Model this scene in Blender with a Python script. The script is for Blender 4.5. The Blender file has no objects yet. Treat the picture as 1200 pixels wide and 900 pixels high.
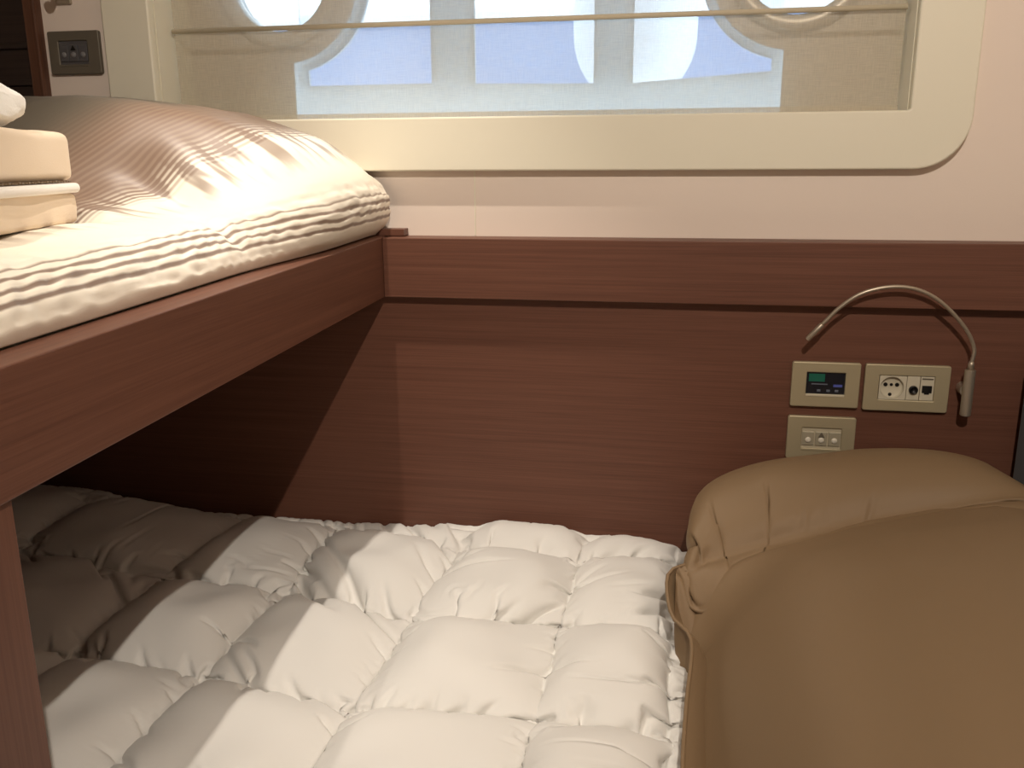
import bpy, bmesh, math, random
import numpy as np
from mathutils import Vector, Matrix, noise as mnoise

random.seed(4)
RNG = np.random.default_rng(7)
scene = bpy.context.scene
COL = scene.collection

# ------------------------------------------------------------------ camera
YAW, PITCH, ROLL, FPX = math.radians(10.57), math.radians(14.0), math.radians(-0.323), 1044.0
CAM = Vector((0.0, -1.6, 1.25))
fw = Vector((-math.sin(YAW) * math.cos(PITCH), math.cos(YAW) * math.cos(PITCH), -math.sin(PITCH)))
rt = Vector((math.cos(YAW), math.sin(YAW), 0.0))
up = rt.cross(fw)
r2 = rt * math.cos(ROLL) + up * math.sin(ROLL)
u2 = up * math.cos(ROLL) - rt * math.sin(ROLL)
cam_data = bpy.data.cameras.new('camera')
cam = bpy.data.objects.new('camera', cam_data)
COL.objects.link(cam)
m = Matrix((r2, u2, -fw)).transposed().to_4x4()
m.translation = CAM
cam.matrix_world = m
cam_data.sensor_fit = 'HORIZONTAL'
cam_data.sensor_width = 36.0
cam_data.lens = 36.0 * FPX / 1200.0
cam_data.clip_start = 0.02
scene.camera = cam

# ------------------------------------------------------------------ helpers
def lin(c):
    c = c / 255.0
    return c / 12.92 if c <= 0.04045 else ((c + 0.055) / 1.055) ** 2.4

def rgb(r, g, b):
    return (lin(r), lin(g), lin(b), 1.0)

def new_mat(name, col=(0.5, 0.5, 0.5, 1), rough=0.6, metal=0.0, spec=0.5, sheen=0.0):
    mt = bpy.data.materials.new(name)
    mt.use_nodes = True
    b = mt.node_tree.nodes['Principled BSDF']
    b.inputs['Base Color'].default_value = col
    b.inputs['Roughness'].default_value = rough
    b.inputs['Metallic'].default_value = metal
    b.inputs['Specular IOR Level'].default_value = spec
    if sheen:
        b.inputs['Sheen Weight'].default_value = sheen
        b.inputs['Sheen Roughness'].default_value = 0.4
    return mt

class NT:
    """tiny node-tree writer"""
    def __init__(self, mt):
        self.t = mt.node_tree
        self.b = self.t.nodes['Principled BSDF']
    def n(self, kind, **kw):
        nd = self.t.nodes.new(kind)
        for k, v in kw.items():
            if k.startswith('i_'):
                nd.inputs[int(k[2:])].default_value = v
            else:
                setattr(nd, k, v)
        return nd
    def l(self, a, b):
        self.t.links.new(a, b)
    def coord(self, kind='Object', scale=(1, 1, 1)):
        tc = self.n('ShaderNodeTexCoord')
        mp = self.n('ShaderNodeMapping')
        mp.inputs['Scale'].default_value = scale
        self.l(tc.outputs[kind], mp.inputs['Vector'])
        return mp.outputs['Vector']
    def noise(self, vec, scale=5.0, detail=4.0, rough=0.5):
        nd = self.n('ShaderNodeTexNoise')
        nd.inputs['Scale'].default_value = scale
        nd.inputs['Detail'].default_value = detail
        nd.inputs['Roughness'].default_value = rough
        self.l(vec, nd.inputs['Vector'])
        return nd.outputs['Fac']
    def ramp(self, fac, stops):
        nd = self.n('ShaderNodeValToRGB')
        els = nd.color_ramp.elements
        while len(els) > len(stops):
            els.remove(els[-1])
        while len(els) < len(stops):
            els.new(0.5)
        for e, (p, c) in zip(els, stops):
            e.position = p
            e.color = c
        self.l(fac, nd.inputs['Fac'])
        return nd.outputs['Color']
    def math(self, op, a, b=None, c=None):
        nd = self.n('ShaderNodeMath', operation=op)
        for i, v in enumerate((a, b, c)):
            if v is None:
                continue
            if isinstance(v, (int, float)):
                nd.inputs[i].default_value = v
            else:
                self.l(v, nd.inputs[i])
        return nd.outputs[0]
    def mix(self, fac, a, b):
        nd = self.n('ShaderNodeMix', data_type='RGBA')
        for s, v in ((nd.inputs['Factor'], fac), (nd.inputs['A'], a), (nd.inputs['B'], b)):
            if isinstance(v, (int, float, tuple)):
                s.default_value = v
            else:
                self.l(v, s)
        return nd.outputs['Result']
    def bump(self, h, strength=0.2, dist=0.002):
        nd = self.n('ShaderNodeBump')
        nd.inputs['Strength'].default_value = strength
        nd.inputs['Distance'].default_value = dist
        self.l(h, nd.inputs['Height'])
        self.l(nd.outputs['Normal'], self.b.inputs['Normal'])

def wood_mat(name, axis, dark, mid, light, rough=0.45):
    """straight-grained veneer; grain runs along the axis (0 x, 1 y, 2 z)"""
    mt = new_mat(name, rough=rough, spec=0.35)
    t = NT(mt)
    sc = [120.0, 120.0, 120.0]
    sc[axis] = 1.6
    v = t.coord('Object', tuple(sc))
    f1 = t.noise(v, 1.0, 5.0, 0.6)
    sc2 = [480.0, 480.0, 480.0]
    sc2[axis] = 7.0
    f2 = t.noise(t.coord('Object', tuple(sc2)), 1.0, 3.0, 0.6)
    f = t.math('ADD', t.math('MULTIPLY', f1, 0.6), t.math('MULTIPLY', f2, 0.4))
    c = t.ramp(f, [(0.33, dark), (0.5, mid), (0.68, light)])
    t.l(c, t.b.inputs['Base Color'])
    t.bump(f2, 0.12, 0.0006)
    return mt

WD, WM, WL = rgb(97, 62, 49), rgb(108, 71, 56), rgb(118, 79, 63)
M = {}
M['wood_x'] = wood_mat('wood_grain_x', 0, WD, WM, WL)
M['wood_y'] = wood_mat('wood_grain_y', 1, WD, WM, WL)
M['wood_z'] = wood_mat('wood_grain_z', 2, WD, WM, WL)
M['door_wood'] = wood_mat('dark_door_wood', 0, rgb(40, 30, 27), rgb(52, 40, 35), rgb(60, 46, 40))
M['jamb_wood'] = wood_mat('jamb_wood', 2, rgb(78, 50, 38), rgb(94, 62, 46), rgb(108, 72, 54))

def painted(name, col, rough=0.55, b=0.05, sc=260.0):
    mt = new_mat(name, col, rough, spec=0.4)
    t = NT(mt)
    f = t.noise(t.coord('Object'), sc, 3.0, 0.6)
    t.bump(f, b, 0.0006)
    return mt

M['wall'] = painted('cream_wall_lining', rgb(238, 223, 210), 0.7, 0.12)
M['frame'] = painted('cream_lacquer', rgb(238, 232, 212), 0.42, 0.02)
M['ceiling'] = painted('ceiling_lining', rgb(226, 216, 200), 0.8)
M['floor'] = wood_mat('floor_wood', 1, rgb(70, 45, 32), rgb(92, 62, 45), rgb(108, 76, 56))
M['hull_inner'] = painted('hull_reveal', rgb(206, 198, 186), 0.6)
M['daylit_plate'] = painted('translucent_daylit_plate', rgb(232, 236, 238), 0.5)  # translucency makes the hull plate glow, standing in for daylight falling on it
_t = M['daylit_plate'].node_tree
_tl = _t.nodes.new('ShaderNodeBsdfTranslucent'); _tl.inputs['Color'].default_value = rgb(226, 236, 240)
_mx = _t.nodes.new('ShaderNodeMixShader'); _mx.inputs[0].default_value = 0.7
_t.links.new(_t.nodes['Principled BSDF'].outputs[0], _mx.inputs[1])
_t.links.new(_tl.outputs[0], _mx.inputs[2])
_t.links.new(_mx.outputs[0], _t.nodes['Material Output'].inputs['Surface'])
M['chrome'] = new_mat('brushed_nickel', rgb(190, 178, 160), 0.38, 0.7)
M['champagne'] = new_mat('champagne_plate', rgb(182, 170, 140), 0.42, 0.35)
M['champagne_light'] = new_mat('champagne_insert', rgb(200, 190, 165), 0.4, 0.15)
M['bronze'] = new_mat('dark_grey_plate', rgb(112, 105, 92), 0.45, 0.3)
M['slate'] = new_mat('slate_insert', rgb(92, 90, 92), 0.4, 0.2)
M['button'] = new_mat('button_grey', rgb(176, 168, 146), 0.35, 0.2)
M['lensdot'] = new_mat('button_dot', rgb(226, 220, 204), 0.3)
M['dimdot'] = new_mat('dim_button_dot', rgb(128, 127, 128), 0.35)
M['black'] = new_mat('black_plastic', rgb(16, 15, 15), 0.4)
M['socket'] = new_mat('socket_ivory', rgb(206, 198, 176), 0.4)
M['brass'] = new_mat('contact_metal', rgb(150, 140, 120), 0.35, 1.0)

def screen_mat(name, col, e):
    mt = new_mat(name, col, 0.25)
    b = mt.node_tree.nodes['Principled BSDF']
    b.inputs['Emission Color'].default_value = col
    b.inputs['Emission Strength'].default_value = e
    return mt
M['screen'] = screen_mat('display_dark', rgb(16, 17, 24), 0.2)
M['screen_green'] = screen_mat('display_green', rgb(20, 74, 58), 0.35)
M['screen_grey'] = screen_mat('display_grey', rgb(92, 96, 104), 0.12)
M['screen_blue'] = screen_mat('display_blue', rgb(66, 72, 128), 0.3)

def fabric(name, col, rough=0.85, sheen=0.2, weave=900.0, b=0.15, spec=0.3):
    mt = new_mat(name, col, rough, 0.0, spec, sheen)
    t = NT(mt)
    f = t.noise(t.coord('Object'), weave, 2.0, 0.5)
    t.bump(f, b, 0.0006)
    return mt
M['duvet'] = fabric('white_cotton', rgb(230, 228, 223), 0.75, 0.1, 1200.0, 0.05)
M['cream_towel'] = fabric('cream_cotton', rgb(236, 216, 190), 0.9, 0.2, 700.0, 0.35)
M['white_hem'] = fabric('white_hem', rgb(244, 238, 230), 0.9, 0.2, 700.0, 0.3)
M['terry'] = fabric('white_terry', rgb(246, 243, 236), 0.95, 0.4, 420.0, 0.9)
M['navy'] = fabric('navy_upholstery', rgb(30, 34, 44), 0.6, 0.2, 500.0, 0.2)
M['mattress'] = fabric('mattress_ticking', rgb(225, 218, 208))
M['thread'] = fabric('brown_thread', rgb(112, 92, 68))

# satin of the pillow
M['satin'] = new_mat('bronze_satin', rgb(136, 113, 86), 0.58, 0.05, 0.3, 0.15)
t = NT(M['satin'])
t.b.inputs['Anisotropic'].default_value = 0.4
t.b.inputs['Sheen Tint'].default_value = rgb(170, 145, 110)
t.bump(t.noise(t.coord('Object', (1600, 500, 900)), 1.0, 2.0), 0.04, 0.0004)

# ------------------------------------------------------------------ mesh helpers
def link_mesh(name, bm, mat, parent=None, smooth=False, kind=None):
    me = bpy.data.meshes.new(name)
    bm.to_mesh(me)
    bm.free()
    o = bpy.data.objects.new(name, me)
    COL.objects.link(o)
    mats = mat if isinstance(mat, (list, tuple)) else [mat]
    for mm in mats:
        me.materials.append(mm)
    if smooth:
        me.shade_smooth()
    if parent is not None:
        o.parent = parent
    if kind:
        o['kind'] = kind
    return o

def empty(name, loc=(0, 0, 0), rot=(0, 0, 0)):
    o = bpy.data.objects.new(name, None)
    o.empty_display_size = 0.05
    o.location = loc
    o.rotation_euler = rot
    COL.objects.link(o)
    return o

def tag(o, label=None, cat=None, group=None, kind=None):
    if label:
        o['label'] = label
    if cat:
        o['category'] = cat
    if group:
        o['group'] = group
    if kind:
        o['kind'] = kind
    return o

def add_box(bm, lo, hi, bevel=0.0, seg=2, mi=0):
    lo, hi = Vector(lo), Vector(hi)
    r = bmesh.ops.create_cube(bm, size=1.0)
    vs = r['verts']
    bmesh.ops.scale(bm, vec=hi - lo, verts=vs)
    bmesh.ops.translate(bm, vec=(lo + hi) / 2, verts=vs)
    es = list({e for v in vs for e in v.link_edges})
    fs = list({f for v in vs for f in v.link_faces})
    for f in fs:
        f.material_index = mi
    if bevel > 0:
        bmesh.ops.bevel(bm, geom=es, offset=bevel, segments=seg, affect='EDGES', profile=0.5)

def box(name, lo, hi, mat, parent=None, bevel=0.0, seg=2, kind=None):
    bm = bmesh.new()
    add_box(bm, lo, hi, bevel, seg)
    return link_mesh(name, bm, mat, parent, kind=kind)

def add_cyl(bm, p0, p1, r0, r1=None, seg=24, caps=True):
    p0, p1 = Vector(p0), Vector(p1)
    r1 = r0 if r1 is None else r1
    d = p1 - p0
    q = Vector((0, 0, 1)).rotation_difference(d.normalized()).to_matrix().to_4x4()
    q.translation = (p0 + p1) / 2
    bmesh.ops.create_cone(bm, cap_ends=caps, cap_tris=False, segments=seg, radius1=r0, radius2=r1,
                          depth=d.length, matrix=q)

def add_lathe(bm, prof, origin, axis, seg=32, cap0=True):
    """prof: list of (radius, height) revolved round axis from origin"""
    q = Vector((0, 0, 1)).rotation_difference(Vector(axis).normalized()).to_matrix()
    rings = []
    for r, h in prof:
        ring = []
        for k in range(seg):
            a = 2 * math.pi * k / seg
            ring.append(bm.verts.new(Vector(origin) + q @ Vector((r * math.cos(a), r * math.sin(a), h))))
        rings.append(ring)
    for a, b in zip(rings[:-1], rings[1:]):
        for k in range(seg):
            bm.faces.new((a[k], a[(k + 1) % seg], b[(k + 1) % seg], b[k]))
    if prof[0] == prof[-1]:
        return
    if cap0 and prof[0][0] > 1e-6:
        bm.faces.new(list(reversed(rings[0])))
    if prof[-1][0] > 1e-6:
        bm.faces.new(rings[-1])

def add_tube(bm, pts, rad, seg=12):
    pts = [Vector(p) for p in pts]
    rad = [rad] * len(pts) if isinstance(rad, (int, float)) else rad
    prev = None
    rings = []
    n = None
    for i, p in enumerate(pts):
        d = (pts[min(i + 1, len(pts) - 1)] - pts[max(i - 1, 0)]).normalized()
        if n is None:
            n = d.orthogonal().normalized()
        else:
            n = (n - d * n.dot(d)).normalized()
        b = d.cross(n)
        rings.append([bm.verts.new(p + (n * math.cos(2 * math.pi * k / seg) + b * math.sin(2 * math.pi * k / seg)) * rad[i])
                      for k in range(seg)])
    for a, b in zip(rings[:-1], rings[1:]):
        for k in range(seg):
            bm.faces.new((a[k], a[(k + 1) % seg], b[(k + 1) % seg], b[k]))
    bm.faces.new(list(reversed(rings[0])))
    bm.faces.new(rings[-1])

def catmull(pts, n=12):
    pts = [Vector(p) for p in pts]
    P = [pts[0] * 2 - pts[1]] + pts + [pts[-1] * 2 - pts[-2]]
    out = []
    for i in range(1, len(P) - 2):
        for k in range(n):
            u = k / n
            a, b, c, d = P[i - 1], P[i], P[i + 1], P[i + 2]
            out.append(0.5 * ((2 * b) + (c - a) * u + (2 * a - 5 * b + 4 * c - d) * u * u + (3 * b - a - 3 * c + d) * u ** 3))
    out.append(pts[-1])
    return out

def arc(cx, cz, r, a0, a1, n=12):
    return [(cx + r * math.cos(math.radians(a0 + (a1 - a0) * k / n)), cz + r * math.sin(math.radians(a0 + (a1 - a0) * k / n)))
            for k in range(n + 1)]

def rrect(x0, z0, x1, z1, r, n=10):
    if r <= 0:
        return [(x0, z0), (x1, z0), (x1, z1), (x0, z1)]
    return (arc(x0 + r, z0 + r, r, 180, 270, n) + arc(x1 - r, z0 + r, r, 270, 360, n)
            + arc(x1 - r, z1 - r, r, 0, 90, n) + arc(x0 + r, z1 - r, r, 90, 180, n))

def plate_xz(name, loops, y_front, y_back, mat, parent=None, bevel=0.0, kind=None):
    """filled outline (first loop) with holes (other loops) in the xz plane, thickness from y_front to y_back"""
    cu = bpy.data.curves.new(name, 'CURVE')
    cu.dimensions = '2D'
    cu.fill_mode = 'BOTH'
    cu.extrude = abs(y_back - y_front) / 2 - bevel
    cu.bevel_depth = bevel
    cu.bevel_resolution = 2
    if bevel:
        cu.offset = -bevel
    for lp in loops:
        s = cu.splines.new('POLY')
        s.points.add(len(lp) - 1)
        for p, (x, z) in zip(s.points, lp):
            p.co = (x, z, 0, 1)
        s.use_cyclic_u = True
    tmp = bpy.data.objects.new(name + '_outline', cu)
    COL.objects.link(tmp)
    dg = bpy.context.evaluated_depsgraph_get()
    dg.update()
    me = bpy.data.meshes.new_from_object(tmp.evaluated_get(dg))
    bpy.data.objects.remove(tmp)
    bpy.data.curves.remove(cu)
    me.transform(Matrix(((1, 0, 0, 0), (0, 0, -1, (y_front + y_back) / 2), (0, 1, 0, 0), (0, 0, 0, 1))))
    me.materials.clear()
    me.materials.append(mat)
    me.name = name
    o = bpy.data.objects.new(name, me)
    COL.objects.link(o)
    if parent is not None:
        o.parent = parent
    if kind:
        o['kind'] = kind
    return o

def grid_mesh(name, P, mat, parent=None, uv=None, flip=False, close=None):
    """P: (n, m, 3) array -> quad grid; close: list of extra (n2, m2, 3) grids joined in"""
    grids = [(P, flip)] + (close or [])
    verts, faces, uvs = [], [], []
    off = 0
    for G, fl in grids:
        n, mm = G.shape[:2]
        verts.append(G.reshape(-1, 3))
        idx = np.arange(n * mm).reshape(n, mm) + off
        q = np.stack([idx[:-1, :-1], idx[1:, :-1], idx[1:, 1:], idx[:-1, 1:]], -1).reshape(-1, 4)
        if fl:
            q = q[:, ::-1]
        faces.append(q)
        off += n * mm
    V = np.concatenate(verts)
    Fc = np.concatenate(faces)
    me = bpy.data.meshes.new(name)
    me.from_pydata(V.tolist(), [], Fc.tolist())
    if uv is not None:
        layer = me.uv_layers.new(name='UVMap')
        U = uv.reshape(-1, 2)
        if len(U) < len(V):
            U = np.concatenate([U, np.zeros((len(V) - len(U), 2))])
        li = np.zeros(len(me.loops), dtype=np.int32)
        me.loops.foreach_get('vertex_index', li)
        layer.data.foreach_set('uv', U[li].astype(np.float32).ravel())
    me.materials.append(mat)
    me.shade_smooth()
    o = bpy.data.objects.new(name, me)
    COL.objects.link(o)
    if parent is not None:
        o.parent = parent
    return o

# ------------------------------------------------------------------ cloth relaxation (position based)
def smooth01(a, b, x):
    u = np.clip((x - a) / (b - a), 0, 1)
    return u * u * (3 - 2 * u)

def cloth(P, restx, resty, w, press, iters, kc=0.35, bend=0.08, step=0.0006, project=None, flip=1.0, inner=3):
    """P (n,m,3); restx (n-1,m) rest lengths along axis 0, resty (n,m-1) along axis 1; w inverse mass.
    inflating pressure moves each vertex along its normal, then edges are pulled back to their rest lengths"""
    n, mm = P.shape[:2]
    diag = np.sqrt(0.25 * (restx[:, :-1] + restx[:, 1:]) ** 2 + 0.25 * (resty[:-1] + resty[1:]) ** 2)
    def con(A, B, wa, wb, r, k, kcomp):
        d = B - A
        L = np.sqrt((d * d).sum(-1)) + 1e-9
        e = (L - r) / L
        e = np.where(e > 0, e * k, e * kcomp)
        s = wa + wb
        e = np.where(s > 0, e / np.maximum(s, 1e-6), 0)[..., None] * d
        A += e * wa[..., None]
        B -= e * wb[..., None]
    V = np.zeros_like(P)
    for it in range(iters):
        gx = np.empty_like(P); gy = np.empty_like(P)
        gx[1:-1] = P[2:] - P[:-2]; gx[0] = P[1] - P[0]; gx[-1] = P[-1] - P[-2]
        gy[:, 1:-1] = P[:, 2:] - P[:, :-2]; gy[:, 0] = P[:, 1] - P[:, 0]; gy[:, -1] = P[:, -1] - P[:, -2]
        N = np.cross(gx, gy) * flip
        N /= np.linalg.norm(N, axis=-1, keepdims=True) + 1e-9
        P0 = P.copy()
        P = P + (V * 0.6 + N * (press * step)[..., None]) * (w > 0)[..., None]
        for _ in range(inner):
            for p in (0, 1):
                A, B = P[p:-1:2], P[p + 1::2]
                k = min(len(A), len(B))
                con(A[:k], B[:k], w[p:-1:2][:k], w[p + 1::2][:k], restx[p::2][:k], 1.0, kc)
            for p in (0, 1):
                A, B = P[:, p:-1:2], P[:, p + 1::2]
                k = min(A.shape[1], B.shape[1])
                con(A[:, :k], B[:, :k], w[:, p:-1:2][:, :k], w[:, p + 1::2][:, :k], resty[:, p::2][:, :k], 1.0, kc)
            for p in (0, 1):
                A, B = P[p:-1:2, :-1], P[p + 1::2, 1:]
                k = min(len(A), len(B))
                con(A[:k], B[:k], w[p:-1:2, :-1][:k], w[p + 1::2, 1:][:k], diag[p::2][:k], 0.35, kc * 0.3)
                A, B = P[p:-1:2, 1:], P[p + 1::2, :-1]
                k = min(len(A), len(B))
                con(A[:k], B[:k], w[p:-1:2, 1:][:k], w[p + 1::2, :-1][:k], diag[p::2][:k], 0.35, kc * 0.3)
        if bend > 0:
            L = np.zeros_like(P)
            L[1:-1] += P[2:] + P[:-2] - 2 * P[1:-1]
            L[:, 1:-1] += P[:, 2:] + P[:, :-2] - 2 * P[:, 1:-1]
            P = P + L * (bend * 0.25) * (w > 0)[..., None]
        if project is not None:
            P = project(P)
        V = P - P0
        sp = np.linalg.norm(V, axis=-1, keepdims=True)
        V = V * np.minimum(1.0, 0.004 / (sp + 1e-9))
    return P

def resample(A, n, mm):
    """bilinear resample of an (a,b,...) array to (n,mm,...)"""
    a, b = A.shape[:2]
    u = np.linspace(0, a - 1, n); v = np.linspace(0, b - 1, mm)
    i = np.minimum(u.astype(int), a - 2); j = np.minimum(v.astype(int), b - 2)
    fu = (u - i).reshape(-1, 1, *([1] * (A.ndim - 2))); fv = (v - j).reshape(1, -1, *([1] * (A.ndim - 2)))
    g = lambda di, dj: A[np.ix_(i + di, j + dj)]
    return g(0, 0) * (1 - fu) * (1 - fv) + g(1, 0) * fu * (1 - fv) + g(0, 1) * (1 - fu) * fv + g(1, 1) * fu * fv

def fnoise(X, Y, scale, seed=0.0, octaves=3):
    out = np.zeros(X.size)
    for k, (x, y) in enumerate(zip(X.ravel(), Y.ravel())):
        out[k] = mnoise.fractal(Vector((x * scale, y * scale, seed)), 1.0, 2.0, octaves)
    return out.reshape(X.shape)

# ------------------------------------------------------------------ setting: cabin shell
XL, XR, YF, ZC = -1.98, 0.66, -2.3, 2.25
YW = 0.035                                   # face of the cream hull lining
box('floor', (XL, YF, -0.04), (XR, 0.3, 0.0), M['floor'], kind='structure')
box('ceiling', (XL - 0.05, YF - 0.05, ZC), (XR + 0.1, 0.3, ZC + 0.04), M['ceiling'], kind='structure')
box('wall_right', (XR, YF, 0.0), (XR + 0.04, 0.3, ZC), M['wall'], kind='structure')
box('wall_left', (XL - 0.04, YF, 0.0), (XL, 0.3, ZC), M['wall'], kind='structure')
box('wall_front', (XL - 0.04, YF - 0.04, 0.0), (XR + 0.04, YF, ZC), M['wall'], kind='structure')

WX0, WX1, WZ0, WZ1 = -1.02, 0.39, 1.305, 1.84      # hole in the hull lining behind the window frame
bm = bmesh.new()
JX = -1.23
add_box(bm, (JX, YW, 0.0), (XR, YW + 0.03, WZ0))
add_box(bm, (JX, YW, WZ1), (XR, YW + 0.03, ZC))
add_box(bm, (JX, YW, WZ0), (WX0, YW + 0.03, WZ1))
add_box(bm, (WX1, YW, WZ0), (XR, YW + 0.03, WZ1))
link_mesh('wall_back', bm, M['wall'], kind='structure')
# batten seam of the lining under the window
box('trim_seam', (-0.3735, YW - 0.0012, 1.118), (-0.3715, YW, 1.235), M['frame'], kind='structure').name = 'trim_4'

# dark cabin door and its jamb at the far left
d = tag(empty('door_1', (-1.565, 0.09, 0.0)), kind='structure')
bm = bmesh.new()
add_box(bm, (-0.36, 0.0, 0.0), (0.32, 0.03, ZC))
o = link_mesh('door_panel', bm, M['door_wood'], d)
for z in (1.405, 1.475, 1.60):
    box('rail', (-0.36, -0.006, z), (0.32, 0.0, z + 0.012), M['door_wood'], d, 0.002)
box('trim_3', (-1.2445, 0.015, 0.0), (-1.2185, 0.10, ZC), M['jamb_wood'], bevel=0.003, kind='structure')

# lower wood panelling and ledge
box('trim_1', (XL, 0.0, 0.0), (XR, YW, 1.005), M['wood_x'], kind='structure')
bm = bmesh.new()
add_box(bm, (-0.5345, -0.024, 1.0075), (XR, -0.002, 1.1165), 0.0015)
add_box(bm, (-0.5345, -0.0025, 1.098), (XR, YW, 1.1165), 0.0015)
link_mesh('trim_2', bm, M['wood_x'], kind='structure')

# ------------------------------------------------------------------ window
win = tag(empty('window_1', (0, 0, 0)), kind='structure')
FY = 0.012                                   # frame front
IX0, IX1, IZ0 = -0.982, 0.364, 1.3285
plate_xz('window_frame', [rrect(-1.078, 1.2345, 0.461, 1.93, 0.085, 14), rrect(IX0, IZ0, IX1, 1.84, 0.004, 3)],
         FY, YW, M['frame'], win, bevel=0.003)
# lining of the window opening (set back behind the frame)
plate_xz('window_reveal', [rrect(IX0 - 0.035, IZ0 - 0.03, IX1 + 0.03, 1.855, 0.0), rrect(IX0 + 0.001, IZ0 + 0.001, IX1 - 0.001, 1.839, 0.0)],
         YW - 0.001, 0.16, M['frame'], win)
# hull plate with the port lights
LC, RC, BR = (-0.785, 1.600), (0.19, 1.600), 0.172
def bite(c, r, a0, a1, n=24):
    return arc(c[0], c[1], r, a0, a1, n)
def pane_left(grow=0.0):
    x0, x1, z0, z1 = -0.748, -0.485, 1.399, 1.80
    a0 = math.degrees(math.acos(max(-1, (x0 - LC[0]) / BR)))
    return [(x0, z0), (x1, z0), (x1, z1), (x0, z1)] + bite(LC, BR, a0, -a0)
def pane_right():
    x0, x1, z0, z1 = -0.098, 0.155, 1.392, 1.80
    a0 = math.degrees(math.acos(min(1, (RC[0] - x1) / BR)))
    return [(x0, z0), (x1, z0 + 0.016)] + [(2 * RC[0] - p[0], p[1]) for p in bite(RC, BR, -a0, a0)] + [(x1, z1), (x0, z1)]
pane_mid = [(-0.404, 1.397), (-0.17, 1.393), (-0.17, 1.80), (-0.404, 1.80)]
plate_xz('hull_plate', [rrect(-1.08, 1.25, 0.47, 1.92, 0.0), pane_left(), pane_mid, pane_right(),
                        arc(LC[0], LC[1], 0.100, 0, 350, 35), arc(RC[0], RC[1], 0.100, 0, 350, 35)], 0.165, 0.20, M['daylit_plate'], win)
SR = 0.158
def surround(c, x_in, x_out, sgn):
    a0 = math.degrees(math.acos(min(1.0, abs(x_in - c[0]) / SR)))
    circ = [(c[0] + sgn * (p[0] - c[0]), p[1]) for p in arc(c[0], c[1], SR, -a0, a0, 30)]
    return [(x_out, 1.25), (x_in, 1.25)] + circ + [(x_in, 1.92), (x_out, 1.92)]
for c, xi, xo, sg in ((LC, -0.766, -1.08, 1), (RC, 0.172, 0.47, -1)):
    plate_xz('port_surround', [surround(c, xi, xo, sg), arc(c[0], c[1], 0.100, 0, 350, 35)], 0.157, 0.1648, M['hull_inner'], win)
for c in (LC, RC):
    bm = bmesh.new()
    add_lathe(bm, [(0.100, 0.0), (0.125, 0.0), (0.130, 0.006), (0.122, 0.013), (0.105, 0.013), (0.0995, 0.006), (0.100, 0.0)], (c[0], 0.1565, c[1]), (0, -1, 0), 48)
    link_mesh('port_ring', bm, M['hull_inner'] if c is LC else M['chrome'], win, True)
    bm = bmesh.new()
    add_cyl(bm, (c[0], 0.178, c[1]), (c[0], 0.182, c[1]), 0.0985, seg=48)
    link_mesh('port_glass', bm, M['black'], win)
glass = bpy.data.materials.new('window_glass')
glass.use_nodes = True
nt = glass.node_tree
nt.nodes.clear()
out = nt.nodes.new('ShaderNodeOutputMaterial')
mx = nt.nodes.new('ShaderNodeMixShader')
tr = nt.nodes.new('ShaderNodeBsdfTransparent')
gl = nt.nodes.new('ShaderNodeBsdfGlossy')
fr = nt.nodes.new('ShaderNodeFresnel')
tr.inputs['Color'].default_value = (0.93, 0.97, 1.0, 1)
gl.inputs['Roughness'].default_value = 0.02
nt.links.new(fr.outputs[0], mx.inputs[0])
nt.links.new(tr.outputs[0], mx.inputs[1])
nt.links.new(gl.outputs[0], mx.inputs[2])
nt.links.new(mx.outputs[0], out.inputs[0])
for o in win.children:
    if o.name.startswith('port_glass'):
        o.data.materials.clear()
        o.data.materials.append(glass)
box('window_glass', (-0.76, 0.186, 1.385), (0.17, 0.190, 1.81), glass, win)

# sheer roman blind
sheer = bpy.data.materials.new('sheer_linen')
sheer.use_nodes = True
nt = sheer.node_tree
nt.nodes.clear()
out = nt.nodes.new('ShaderNodeOutputMaterial')
mx = nt.nodes.new('ShaderNodeMixShader')
mx2 = nt.nodes.new('ShaderNodeMixShader')
tr = nt.nodes.new('ShaderNodeBsdfTransparent')
df = nt.nodes.new('ShaderNodeBsdfDiffuse')
tl = nt.nodes.new('ShaderNodeBsdfTranslucent')
tcn = nt.nodes.new('ShaderNodeTexCoord')
m1 = nt.nodes.new('ShaderNodeMapping'); m1.inputs['Scale'].default_value = (900, 40, 40)
m2 = nt.nodes.new('ShaderNodeMapping'); m2.inputs['Scale'].default_value = (40, 40, 900)
n1 = nt.nodes.new('ShaderNodeTexNoise'); n1.inputs['Scale'].default_value = 1.0
n2 = nt.nodes.new('ShaderNodeTexNoise'); n2.inputs['Scale'].default_value = 1.0
ad = nt.nodes.new('ShaderNodeMath'); ad.operation = 'ADD'
mr = nt.nodes.new('ShaderNodeMapRange')
mr.inputs['From Min'].default_value = 0.75; mr.inputs['From Max'].default_value = 1.25
mr.inputs['To Min'].default_value = 0.46; mr.inputs['To Max'].default_value = 0.60
for a, b in ((tcn.outputs['Object'], m1.inputs[0]), (tcn.outputs['Object'], m2.inputs[0]), (m1.outputs[0], n1.inputs['Vector']),
             (m2.outputs[0], n2.inputs['Vector']), (n1.outputs['Fac'], ad.inputs[0]), (n2.outputs['Fac'], ad.inputs[1]),
             (ad.outputs[0], mr.inputs['Value']), (mr.outputs[0], mx.inputs[0]), (tr.outputs[0], mx.inputs[1]),
             (mx2.outputs[0], mx.inputs[2]), (df.outputs[0], mx2.inputs[1]), (tl.outputs[0], mx2.inputs[2]), (mx.outputs[0], out.inputs[0])):
    nt.links.new(a, b)
df.inputs['Color'].default_value = rgb(236, 224, 202)
tl.inputs['Color'].default_value = rgb(226, 220, 208)
mx2.inputs[0].default_value = 0.35
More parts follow.
